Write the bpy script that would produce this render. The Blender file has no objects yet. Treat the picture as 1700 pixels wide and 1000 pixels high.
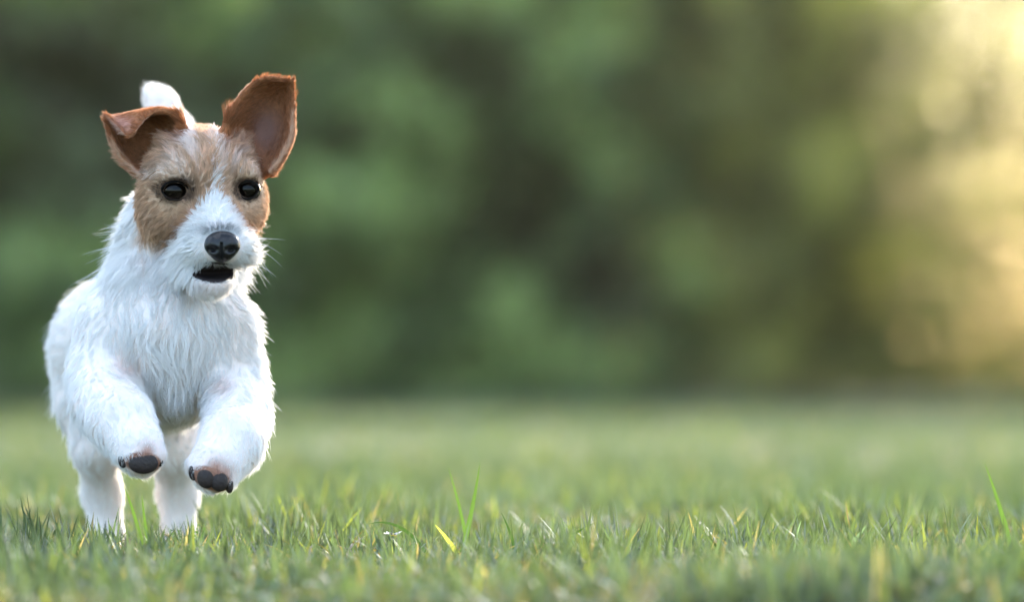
import bpy, math, random
import numpy as np
from mathutils.kdtree import KDTree
from mathutils import Vector

rng = np.random.default_rng(7)
random.seed(7)
R = math.radians
scene = bpy.context.scene
C = scene.collection

# ------------------------------------------------------------------ camera
DF = 4.4                     # distance of the plane of focus (the dog's eyes)
CAMH = 0.175
LENS = 200.0
cam = bpy.data.cameras.new("camera")
co = bpy.data.objects.new("camera", cam)
C.objects.link(co)
PITCH = 97.0 / (1700 * LENS / 36)
co.location = (0, -DF, CAMH)
co.rotation_euler = (math.pi / 2 + PITCH, 0, 0)
cam.lens = LENS
cam.sensor_width = 36
cam.clip_start = 0.05
cam.clip_end = 2000
cam.dof.use_dof = True
cam.dof.focus_distance = DF + 0.035
cam.dof.aperture_fstop = 3.8
scene.camera = co
scene.render.resolution_x = 1024
scene.render.resolution_y = 603

# ------------------------------------------------------------------ light
SUN_EL, SUN_AZ = 18.0, 20.0      # degrees; azimuth measured clockwise from +Y
world = bpy.data.worlds.new("World")
scene.world = world
world.use_nodes = True
wn = world.node_tree
wn.nodes.clear()
sky = wn.nodes.new("ShaderNodeTexSky")
sky.sky_type = 'NISHITA'
sky.sun_disc = False
sky.sun_elevation = R(SUN_EL)
sky.sun_rotation = R(SUN_AZ)
sky.air_density = 1.0
sky.dust_density = 1.2
sky.ozone_density = 2.2
bg = wn.nodes.new("ShaderNodeBackground")
bg.inputs[1].default_value = 0.13
wo = wn.nodes.new("ShaderNodeOutputWorld")
# bright clouds added out of view, high up, for eye catchlights and fill
wc = wn.nodes.new("ShaderNodeTexCoord")
wz = wn.nodes.new("ShaderNodeSeparateXYZ")
wn.links.new(wc.outputs['Generated'], wz.inputs[0])
cn = wn.nodes.new("ShaderNodeTexNoise")
cn.inputs['Scale'].default_value = 4.2
cn.inputs['Detail'].default_value = 5
wn.links.new(wc.outputs['Generated'], cn.inputs['Vector'])
cm = wn.nodes.new("ShaderNodeMapRange")
cm.inputs[1].default_value = 0.56
cm.inputs[2].default_value = 0.60
wn.links.new(cn.outputs[0], cm.inputs[0])
ce = wn.nodes.new("ShaderNodeMapRange")
ce.inputs[1].default_value = 0.30
ce.inputs[2].default_value = 0.45
wn.links.new(wz.outputs[2], ce.inputs[0])
cx = wn.nodes.new("ShaderNodeMath")
cx.operation = 'MULTIPLY'
wn.links.new(cm.outputs[0], cx.inputs[0])
wn.links.new(ce.outputs[0], cx.inputs[1])
cmx = wn.nodes.new("ShaderNodeMix")
cmx.data_type = 'RGBA'
cmx.inputs[7].default_value = (12.0, 13.0, 14.5, 1)
wn.links.new(cx.outputs[0], cmx.inputs[0])
wn.links.new(sky.outputs[0], cmx.inputs[6])
wn.links.new(cmx.outputs[2], bg.inputs[0])
wn.links.new(bg.outputs[0], wo.inputs[0])

sun = bpy.data.lights.new("sun", 'SUN')
sun.energy = 4.3
sun.angle = R(0.5)
sun.color = (1.0, 0.90, 0.74)
so = bpy.data.objects.new("sun", sun)
C.objects.link(so)
sd = Vector((math.sin(R(SUN_AZ)) * math.cos(R(SUN_EL)), math.cos(R(SUN_AZ)) * math.cos(R(SUN_EL)), math.sin(R(SUN_EL))))
so.rotation_euler = sd.to_track_quat('Z', 'Y').to_euler()
so.location = (3, 8, 6)

scene.view_settings.view_transform = 'Standard'
scene.view_settings.look = 'None'
scene.view_settings.gamma = 1.0
scene.view_settings.exposure = 2.6
scene.cycles.use_denoising = True
scene.cycles.max_bounces = 10
scene.cycles.transparent_max_bounces = 8
scene.cycles.volume_bounces = 0
scene.cycles.sample_clamp_indirect = 6.0
scene.cycles.use_fast_gi = False

# ------------------------------------------------------------------ helpers
def P(x, y, w):
    """a measured place on the dog: x, y in photograph pixels, w pixels of depth behind the nose -> metres"""
    s = DF * 36 / LENS / 1700
    k = (DF + w * s) / DF
    x, y = np.asarray(x, float), np.asarray(y, float)
    return np.stack([(x - 850) * s * k, w * s * np.ones_like(x * k), CAMH + (597 - y) * s * k], -1)

S = DF * 36 / LENS / 1700

def K(w):
    return (DF + w * S) / DF

def to_px(p):
    w = p[..., 1] / S
    k = (DF + p[..., 1]) / DF
    return p[..., 0] / (S * k) + 850, 597 - (p[..., 2] - CAMH) / (S * k), w

def props(o, label=None, cat=None, group=None, kind=None):
    for k, v in (("label", label), ("category", cat), ("group", group), ("kind", kind)):
        if v:
            o[k] = v
    return o

def mesh_np(name, V, F, parent=None, mat=None, cols=None, smooth=True, nper=4):
    """V (n,3), F (m,nper)"""
    me = bpy.data.meshes.new(name)
    V = np.ascontiguousarray(V, np.float32)
    F = np.ascontiguousarray(F, np.int32)
    me.vertices.add(len(V))
    me.vertices.foreach_set("co", V.ravel())
    me.loops.add(F.size)
    me.loops.foreach_set("vertex_index", F.ravel())
    me.polygons.add(len(F))
    me.polygons.foreach_set("loop_start", np.arange(0, F.size, nper, dtype=np.int32))
    if smooth:
        me.polygons.foreach_set("use_smooth", np.ones(len(F), bool))
    me.update(calc_edges=True)
    if cols is not None:
        a = me.attributes.new("tint", 'FLOAT_COLOR', 'POINT')
        c4 = np.ones((len(V), 4), np.float32)
        c4[:, :3] = cols
        a.data.foreach_set("color", c4.ravel())
    if mat:
        me.materials.append(mat)
    o = bpy.data.objects.new(name, me)
    C.objects.link(o)
    if parent:
        o.parent = parent
        o.matrix_parent_inverse = parent.matrix_basis.inverted()
    return o

def noise3(p, f, seed=0):
    """cheap smooth value noise, p (...,3) -> 0..1"""
    q = p * f + seed * 17.31
    i = np.floor(q).astype(np.int64)
    t = q - i
    t = t * t * (3 - 2 * t)
    def h(ix, iy, iz):
        n = (ix * 73856093) ^ (iy * 19349663) ^ (iz * 83492791) ^ (seed * 2654435)
        n = (n ^ (n >> 13)) * 1274126177
        n = n ^ (n >> 16)
        return (n & 0xffff) / 65535.0
    r = 0
    for dx in (0, 1):
        for dy in (0, 1):
            for dz in (0, 1):
                wgt = (t[..., 0] if dx else 1 - t[..., 0]) * (t[..., 1] if dy else 1 - t[..., 1]) * (t[..., 2] if dz else 1 - t[..., 2])
                r = r + wgt * h(i[..., 0] + dx, i[..., 1] + dy, i[..., 2] + dz)
    return r

def sstep(a, b, x):
    t = np.clip((x - a) / (b - a), 0, 1)
    return t * t * (3 - 2 * t)

# ------------------------------------------------------------------ materials
def new_mat(name):
    m = bpy.data.materials.new(name)
    m.use_nodes = True
    nt = m.node_tree
    nt.nodes.clear()
    out = nt.nodes.new("ShaderNodeOutputMaterial")
    return m, nt, out

def N(nt, t, **kw):
    n = nt.nodes.new(t)
    for k, v in kw.items():
        setattr(n, k, v)
    return n

def leaf_mat(name, trans=0.45, rough=0.45, spec=0.12):
    m, nt, out = new_mat(name)
    at = N(nt, "ShaderNodeAttribute", attribute_name="tint")
    geo = N(nt, "ShaderNodeTexCoord")
    no = N(nt, "ShaderNodeTexNoise")
    no.inputs['Scale'].default_value = 60
    mx = N(nt, "ShaderNodeMix", data_type='RGBA', blend_type='MULTIPLY')
    mr = N(nt, "ShaderNodeMapRange")
    mr.inputs[3].default_value = 0.75
    mr.inputs[4].default_value = 1.25
    nt.links.new(geo.outputs['Object'], no.inputs['Vector'])
    nt.links.new(no.outputs[0], mr.inputs[0])
    mx.inputs[0].default_value = 1.0
    nt.links.new(at.outputs['Color'], mx.inputs[6])
    nt.links.new(mr.outputs[0], mx.inputs[7])
    d = N(nt, "ShaderNodeBsdfDiffuse")
    t = N(nt, "ShaderNodeBsdfTranslucent")
    g = N(nt, "ShaderNodeBsdfGlossy")
    g.inputs['Roughness'].default_value = rough
    g.inputs['Color'].default_value = (0.9, 0.95, 1, 1)
    warm = N(nt, "ShaderNodeMix", data_type='RGBA', blend_type='MULTIPLY')
    warm.inputs[0].default_value = 1.0
    warm.inputs[7].default_value = (1.25, 1.3, 0.6, 1)
    nt.links.new(mx.outputs[2], warm.inputs[6])
    nt.links.new(mx.outputs[2], d.inputs[0])
    nt.links.new(warm.outputs[2], t.inputs[0])
    s1 = N(nt, "ShaderNodeMixShader")
    s1.inputs[0].default_value = trans
    nt.links.new(d.outputs[0], s1.inputs[1])
    nt.links.new(t.outputs[0], s1.inputs[2])
    fr = N(nt, "ShaderNodeFresnel")
    fr.inputs[0].default_value = 1.4
    mm = N(nt, "ShaderNodeMath", operation='MULTIPLY_ADD')
    mm.inputs[1].default_value = spec
    mm.inputs[2].default_value = 0.0
    nt.links.new(fr.outputs[0], mm.inputs[0])
    s2 = N(nt, "ShaderNodeMixShader")
    nt.links.new(mm.outputs[0], s2.inputs[0])
    nt.links.new(s1.outputs[0], s2.inputs[1])
    nt.links.new(g.outputs[0], s2.inputs[2])
    nt.links.new(s2.outputs[0], out.inputs[0])
    return m

def plain_mat(name, col, rough=0.5, spec=0.5, bump=0.0, bscale=200.0, coat=0.0, sss=0.0, attr=False, col2=None):
    m, nt, out = new_mat(name)
    b = N(nt, "ShaderNodeBsdfPrincipled")
    b.inputs['Roughness'].default_value = rough
    b.inputs['Specular IOR Level'].default_value = spec
    b.inputs['Coat Weight'].default_value = coat
    b.inputs['Coat Roughness'].default_value = 0.03
    if sss:
        b.inputs['Subsurface Weight'].default_value = sss
        b.inputs['Subsurface Scale'].default_value = 0.004
    tc = N(nt, "ShaderNodeTexCoord")
    no = N(nt, "ShaderNodeTexNoise")
    no.inputs['Scale'].default_value = bscale
    no.inputs['Detail'].default_value = 3
    nt.links.new(tc.outputs['Object'], no.inputs['Vector'])
    if attr:
        at = N(nt, "ShaderNodeAttribute", attribute_name="tint")
        nt.links.new(at.outputs['Color'], b.inputs['Base Color'])
    else:
        mx = N(nt, "ShaderNodeMix", data_type='RGBA')
        c2 = col2 or tuple(c * 0.6 for c in col)
        mx.inputs[6].default_value = (*col, 1)
        mx.inputs[7].default_value = (*c2, 1)
        nt.links.new(no.outputs[0], mx.inputs[0])
        nt.links.new(mx.outputs[2], b.inputs['Base Color'])
    if bump:
        bp = N(nt, "ShaderNodeBump")
        bp.inputs['Strength'].default_value = bump
        bp.inputs['Distance'].default_value = 0.001
        nt.links.new(no.outputs[0], bp.inputs['Height'])
        nt.links.new(bp.outputs[0], b.inputs['Normal'])
    nt.links.new(b.outputs[0], out.inputs[0])
    return m

def fur_mat(name):
    m, nt, out = new_mat(name)
    at = N(nt, "ShaderNodeAttribute", attribute_name="tint")
    d = N(nt, "ShaderNodeBsdfDiffuse")
    t = N(nt, "ShaderNodeBsdfTranslucent")
    h = N(nt, "ShaderNodeBsdfHair", component='Reflection')
    h.inputs['RoughnessU'].default_value = 0.35
    h.inputs['RoughnessV'].default_value = 0.8
    h.inputs['Offset'].default_value = R(-5)
    nt.links.new(at.outputs['Color'], d.inputs[0])
    nt.links.new(at.outputs['Color'], t.inputs[0])
    nt.links.new(at.outputs['Color'], h.inputs[0])
    s1 = N(nt, "ShaderNodeMixShader")
    s1.inputs[0].default_value = 0.32
    s2 = N(nt, "ShaderNodeMixShader")
    s2.inputs[0].default_value = 0.10
    nt.links.new(d.outputs[0], s1.inputs[1])
    nt.links.new(t.outputs[0], s1.inputs[2])
    nt.links.new(s1.outputs[0], s2.inputs[1])
    nt.links.new(h.outputs[0], s2.inputs[2])
    nt.links.new(s2.outputs[0], out.inputs[0])
    return m

M_fur = fur_mat("fur")
M_skin = plain_mat("skin", (0.7, 0.6, 0.55), 0.8, 0.2, attr=True, sss=0.0)
M_nose = plain_mat("nose_leather", (0.004, 0.004, 0.005), 0.33, 0.35, bump=0.5, bscale=420)
M_pad = plain_mat("pad_leather", (0.014, 0.011, 0.010), 0.55, 0.25, bump=0.8, bscale=500, col2=(0.03, 0.02, 0.018))
M_eye = plain_mat("eye", (0.0012, 0.0008, 0.0006), 0.05, 0.14, bscale=90)
M_iris = plain_mat("iris", (0.035, 0.014, 0.006), 0.3, 0.5, bscale=300)
M_mouth = plain_mat("mouth_lining", (0.02, 0.008, 0.010), 0.35, 0.4)
M_claw = plain_mat("claw", (0.10, 0.07, 0.06), 0.35, 0.5)

# ------------------------------------------------------------------ dog body as one surface
VOX = 3.0 * S
lo = P(20, 960, 0) * 0 + np.array([-0.402, -0.03, -0.012])
hi = np.array([-0.140, 0.475, 0.415])
dims = np.ceil((hi - lo) / VOX).astype(int)
FIELD = np.full(dims, 0.05, np.float32)

def region(bmin, bmax):
    a = np.maximum(np.floor((bmin - lo) / VOX).astype(int), 0)
    b = np.minimum(np.ceil((bmax - lo) / VOX).astype(int) + 1, dims)
    if np.any(b <= a):
        return None, None
    ax = [lo[i] + (np.arange(a[i], b[i])) * VOX for i in range(3)]
    g = np.meshgrid(*ax, indexing='ij')
    return tuple(slice(a[i], b[i]) for i in range(3)), g

def smin(a, b, k):
    h = np.maximum(k - np.abs(a - b), 0) / k
    return np.minimum(a, b) - h * h * k * 0.25

def put(sl, d, k, carve=False):
    f = FIELD[sl]
    if carve:
        FIELD[sl] = -smin(-f, d, k)
    else:
        FIELD[sl] = smin(f, d, k)

def cone(a, b, k=20):
    """tapered limb between a=(x,y,w,r) and b"""
    pa, pb = P(*a[:3]), P(*b[:3])
    ra, rb = a[3] * S * K(a[2]), b[3] * S * K(b[2])
    kk = k * S
    m = max(ra, rb) + kk + VOX * 2
    sl, g = region(np.minimum(pa, pb) - m, np.maximum(pa, pb) + m)
    if sl is None:
        return
    ab = pb - pa
    L2 = ab @ ab
    v = [g[i] - pa[i] for i in range(3)]
    t = np.clip((v[0] * ab[0] + v[1] * ab[1] + v[2] * ab[2]) / L2, 0, 1)
    d = np.sqrt(sum((v[i] - ab[i] * t) ** 2 for i in range(3))) - (ra + (rb - ra) * t)
    put(sl, d.astype(np.float32), kk)

def limb(pts, k=20):
    for a, b in zip(pts[:-1], pts[1:]):
        cone(a, b, k)

def ell(c, r, k=20, carve=False, rot=0.0):
    """ellipsoid: c=(x,y,w) r=(rx, ry, rw) in px, rot = tilt in the x-y picture plane"""
    pc = P(*c)
    s = S * K(c[2])
    rr = np.array([r[0], r[2], r[1]]) * s
    kk = k * S
    m = max(rr) + kk + VOX * 2
    sl, g = region(pc - m, pc + m)
    if sl is None:
        return
    q = [g[i] - pc[i] for i in range(3)]
    if rot:
        ca, sa = math.cos(R(rot)), math.sin(R(rot))
        q[0], q[2] = q[0] * ca + q[2] * sa, -q[0] * sa + q[2] * ca
    k0 = np.sqrt(sum((q[i] / rr[i]) ** 2 for i in range(3)))
    k1 = np.sqrt(sum((q[i] / rr[i] ** 2) ** 2 for i in range(3))) + 1e-9
    d = np.where(k0 < 1e-3, -min(rr), k0 * (k0 - 1) / k1)
    put(sl, d.astype(np.float32), kk, carve)

# trunk
limb([(275, 560, 300, 114), (238, 562, 480, 108), (196, 574, 640, 99), (184, 585, 730, 95)], 60)
ell((283, 535, 240), (96, 110, 108), 50)
cone((283, 550, 165, 46), (290, 655, 215, 20), 30)
cone((288, 615, 300, 88), (270, 640, 500, 78), 50)
# neck
limb([(325, 330, 235, 80), (300, 425, 270, 84), (280, 510, 270, 106)], 50)
cone((245, 350, 330, 28), (240, 440, 420, 50), 50)
# shoulders and front legs
limb([(188, 540, 250, 64), (172, 625, 240, 58), (178, 668, 170, 55), (204, 702, 75, 50), (228, 740, 36, 39), (237, 758, 23, 34)], 22)
limb([(372, 545, 240, 58), (386, 640, 240, 52), (396, 690, 170, 50), (384, 734, 75, 50), (360, 770, 34, 40), (352, 784, 23, 34)], 22)
# hindquarters
limb([(165, 600, 730, 76), (148, 668, 640, 52), (160, 745, 620, 36), (170, 820, 690, 29), (177, 895, 690, 26), (175, 927, 650, 25)], 30)
limb([(240, 610, 730, 80), (285, 680, 640, 56), (290, 745, 620, 42), (296, 820, 690, 30), (296, 895, 690, 26), (292, 927, 650, 25)], 30)
for fx in (172, 292):
    for i in (-1.5, -.5, .5, 1.5):
        ell((fx + i * 13, 932, 636), (9, 9, 16), 8)
# tail
limb([(235, 470, 790, 34), (288, 380, 830, 30), (305, 290, 830, 27), (292, 215, 815, 25), (268, 172, 800, 22), (256, 158, 795, 17)], 20)
# skull
ell((334, 293, 175), (98, 82, 118), 20)
ell((268, 350, 160), (40, 46, 60), 40)
ell((408, 345, 150), (34, 42, 56), 40)
ell((300, 287, 98), (30, 16, 26), 22, rot=8)
ell((402, 285, 98), (26, 16, 24), 22, rot=-8)
# muzzle
limb([(350, 358, 120, 62), (360, 392, 72, 43), (366, 408, 50, 32)], 26)
limb([(351, 305, 96, 26), (361, 350, 66, 24), (368, 388, 30, 22)], 22)
ell((338, 414, 68), (27, 24, 36), 26)
ell((395, 412, 64), (24, 24, 34), 26)
# lower jaw
limb([(335, 425, 130, 52), (350, 458, 78, 33), (356, 468, 50, 24)], 18)
# ears
def lag(u):
    k = [0, 1 / 3, 2 / 3, 1]
    out = []
    for i in range(4):
        w = np.ones_like(u)
        for j in range(4):
            if i != j:
                w = w * (u - k[j]) / (k[i] - k[j])
        out.append(w)
    return np.stack(out, -1)

def ear_points(rows, nu=60, nv=90):
    rows = np.array(rows, float)
    n = len(rows)
    u = np.linspace(0, 1, nu)
    W = lag(u)
    v = np.linspace(0, n - 1.0001, nv)
    i = np.floor(v).astype(int)
    t = (v - i)[:, None, None]
    ext = np.concatenate([2 * rows[:1] - rows[1:2], rows, 2 * rows[-1:] - rows[-2:-1]])
    p0, p1, p2, p3 = ext[i], ext[i + 1], ext[i + 2], ext[i + 3]
    G = 0.5 * (2 * p1 + (p2 - p0) * t + (2 * p0 - 5 * p1 + 4 * p2 - p3) * t ** 2 + (3 * p1 - p0 - 3 * p2 + p3) * t ** 3)
    Q = np.einsum('uk,vkc->vuc', W, G)
    return P(Q[..., 0], Q[..., 1], Q[..., 2])

EAR_R = [
    [(368, 226, 128), (398, 262, 190), (432, 285, 196), (450, 285, 140)],
    [(379, 196, 128), (412, 222, 206), (452, 246, 208), (470, 259, 140)],
    [(394, 168, 130), (428, 190, 200), (464, 208, 200), (484, 226, 142)],
    [(414, 144, 132), (442, 160, 182), (470, 172, 186), (486, 186, 145)],
    [(436, 130, 128), (456, 140, 156), (474, 146, 160), (486, 152, 145)],
    [(460, 128, 112), (469, 130, 122), (478, 131, 126), (486, 133, 124)],
]
EAR_L = [
    [(306, 220, 130), (276, 246, 200), (250, 274, 200), (226, 288, 140)],
    [(302, 202, 130), (270, 222, 212), (224, 248, 214), (206, 266, 145)],
    [(288, 188, 126), (256, 194, 200), (214, 218, 204), (190, 244, 148)],
    [(262, 183, 112), (238, 186, 160), (204, 198, 176), (180, 214, 150)],
    [(242, 192, 88), (222, 190, 116), (196, 194, 140), (178, 192, 140)],
    [(228, 210, 76), (214, 206, 92), (200, 202, 108), (188, 198, 118)],
    [(220, 226, 74), (214, 224, 76), (209, 221, 82), (204, 216, 90)],
]
ear_pts = [ear_points(EAR_R), ear_points(EAR_L)]
for E in ear_pts:
    nv = E.shape[0]
    kd = KDTree(E.shape[0] * E.shape[1])
    rad = []
    for a in range(E.shape[0]):
        for b in range(E.shape[1]):
            kd.insert(E[a, b], a * E.shape[1] + b)
    kd.balance()
    rr = (6.0 - 2.8 * np.linspace(0, 1, nv)) * S
    flat = E.reshape(-1, 3)
    sl, g = region(flat.min(0) - 14 * S, flat.max(0) + 14 * S)
    pts = np.stack([a.ravel() for a in g], -1)
    # only voxels close to the sheet
    d = np.full(len(pts), 0.03, np.float32)
    occ = set()
    cell = 12 * S
    for q in np.unique(np.floor((flat - lo) / cell).astype(int), axis=0):
        for dx in (-1, 0, 1):
            for dy in (-1, 0, 1):
                for dz in (-1, 0, 1):
                    occ.add((q[0] + dx, q[1] + dy, q[2] + dz))
    key = np.floor((pts - lo) / cell).astype(int)
    kk = key[:, 0] * 1000000 + key[:, 1] * 1000 + key[:, 2]
    ok = np.isin(kk, np.array([a * 1000000 + b * 1000 + c for a, b, c in occ]))
    for i in np.nonzero(ok)[0]:
        _, idx, dist = kd.find(pts[i])
        d[i] = dist - rr[idx // E.shape[1]]
    put(sl, d.reshape(g[0].shape), 16 * S)
# paws: toes
PADS = [((205, 762, 12), (9, 15, 8)), ((238, 769, -2), (25, 18, 10)), ((266, 766, 18), (5, 9, 7)),
        ((322, 783, 10), (9, 15, 8)), ((343, 793, -3), (16, 18, 10)), ((364, 799, -3), (15, 17, 10)), ((381, 806, 10), (7, 13, 8))]
PAWS = [(237, 768, 32, 17.5, 0.05), (352, 796, 35, 20, 0.28)]
for (c, r) in PADS:
    ell((c[0], c[1] - 10, c[2] + 14), (r[0] + 5, r[1] + 2, 22), 9)
# eye sockets, mouth
EYES = [((292, 317, 99), 25), ((411, 315, 111), 22)]
ell((292, 316, 66), (24, 17, 22), 7, carve=True)
ell((411, 315, 80), (19, 16, 22), 7, carve=True)
ell((357, 452, 34), (38, 12, 56), 6, carve=True)

def surface_nets(F, lo, vox):
    ins = F < 0
    nx, ny, nz = F.shape
    c = [ins[a:nx - 1 + a, b:ny - 1 + b, d:nz - 1 + d] for a in (0, 1) for b in (0, 1) for d in (0, 1)]
    cnt = sum(x.astype(np.int8) for x in c)
    act = (cnt > 0) & (cnt < 8)
    I = np.argwhere(act)
    vid = np.full(act.shape, -1, np.int32)
    vid[act] = np.arange(len(I))
    acc = np.zeros((len(I), 3))
    num = np.zeros(len(I))
    corners = [(a, b, d) for a in (0, 1) for b in (0, 1) for d in (0, 1)]
    vals = {cc: F[I[:, 0] + cc[0], I[:, 1] + cc[1], I[:, 2] + cc[2]] for cc in corners}
    for c0 in corners:
        for ax in range(3):
            if c0[ax] == 0:
                c1 = tuple(c0[i] + (1 if i == ax else 0) for i in range(3))
                v0, v1 = vals[c0], vals[c1]
                m = (v0 < 0) != (v1 < 0)
                t = np.where(m, v0 / np.where(m, v0 - v1, 1), 0)
                p = np.array(c0, float)[None, :] + np.eye(3)[ax][None, :] * t[:, None]
                acc += p * m[:, None]
                num += m
    V = lo + (I + acc / num[:, None]) * vox
    faces = []
    for ax in range(3):
        o1, o2 = [(1, 2), (2, 0), (0, 1)][ax]
        sh = [slice(None)] * 3
        s0, s1 = list(sh), list(sh)
        s0[ax] = slice(0, F.shape[ax] - 1)
        s1[ax] = slice(1, F.shape[ax])
        a, b = ins[tuple(s0)], ins[tuple(s1)]
        E = np.argwhere(a != b)
        E = E[(E[:, o1] > 0) & (E[:, o2] > 0) & (E[:, o1] < F.shape[o1] - 1) & (E[:, o2] < F.shape[o2] - 1)]
        e1, e2 = np.eye(3, dtype=int)[o1], np.eye(3, dtype=int)[o2]
        def vi(q):
            return vid[q[:, 0], q[:, 1], q[:, 2]]
        q = np.stack([vi(E - e1 - e2), vi(E - e2), vi(E), vi(E - e1)], -1)
        flip = ~a[E[:, 0], E[:, 1], E[:, 2]]
        q[flip] = q[flip][:, ::-1]
        faces.append(q)
    return V, np.concatenate(faces)

BV, BF = surface_nets(FIELD, lo, VOX)
# keep z min above the ground
# smoothed vertex relaxation
def relax(V, F, it=3, lam=0.5):
    n = len(V)
    for _ in range(it):
        acc = np.zeros_like(V)
        num = np.zeros(n)
        for a, b in ((0, 1), (1, 2), (2, 3), (3, 0)):
            for c in range(3):
                acc[:, c] += np.bincount(F[:, a], V[F[:, b], c], n) + np.bincount(F[:, b], V[F[:, a], c], n)
            num += np.bincount(F[:, a], minlength=n) + np.bincount(F[:, b], minlength=n)
        V = V + lam * (acc / np.maximum(num, 1)[:, None] - V)
    return V
BV = relax(BV, BF, 2)

# ---------------------------------------------------------------- coat: colour, length, flow
WHITE = np.array([0.80, 0.79, 0.78])
CREAM = np.array([0.62, 0.52, 0.44])
TAN = np.array([0.66, 0.45, 0.31])
DTAN = np.array([0.42, 0.25, 0.145])
RUST = np.array([0.34, 0.135, 0.058])
DARK = np.array([0.035, 0.022, 0.018])
PINK = np.array([0.46, 0.24, 0.20])

def near_ear(p):
    """distance (px) to each ear sheet, approximated on a coarse subset"""
    out = []
    for E in ear_pts:
        q = E[::6, ::5].reshape(-1, 3)
        d = np.full(len(p), 1e9)
        for s in range(0, len(q)):
            d = np.minimum(d, ((p - q[s]) ** 2).sum(1))
        out.append(np.sqrt(d) / S)
    return np.minimum(out[0], out[1])

def interp(y, ys, xs):
    return np.interp(y, ys, xs)

def in_paw(x, y, w):
    d = np.full(len(x), 9.0)
    for (cx, cy, rx, ry, sl) in PAWS:
        yy = y - cy - (x - cx) * sl
        d = np.minimum(d, np.where(w < 40, ((x - cx) / rx) ** 2 + (yy / ry) ** 2, 9))
    return d

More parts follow.
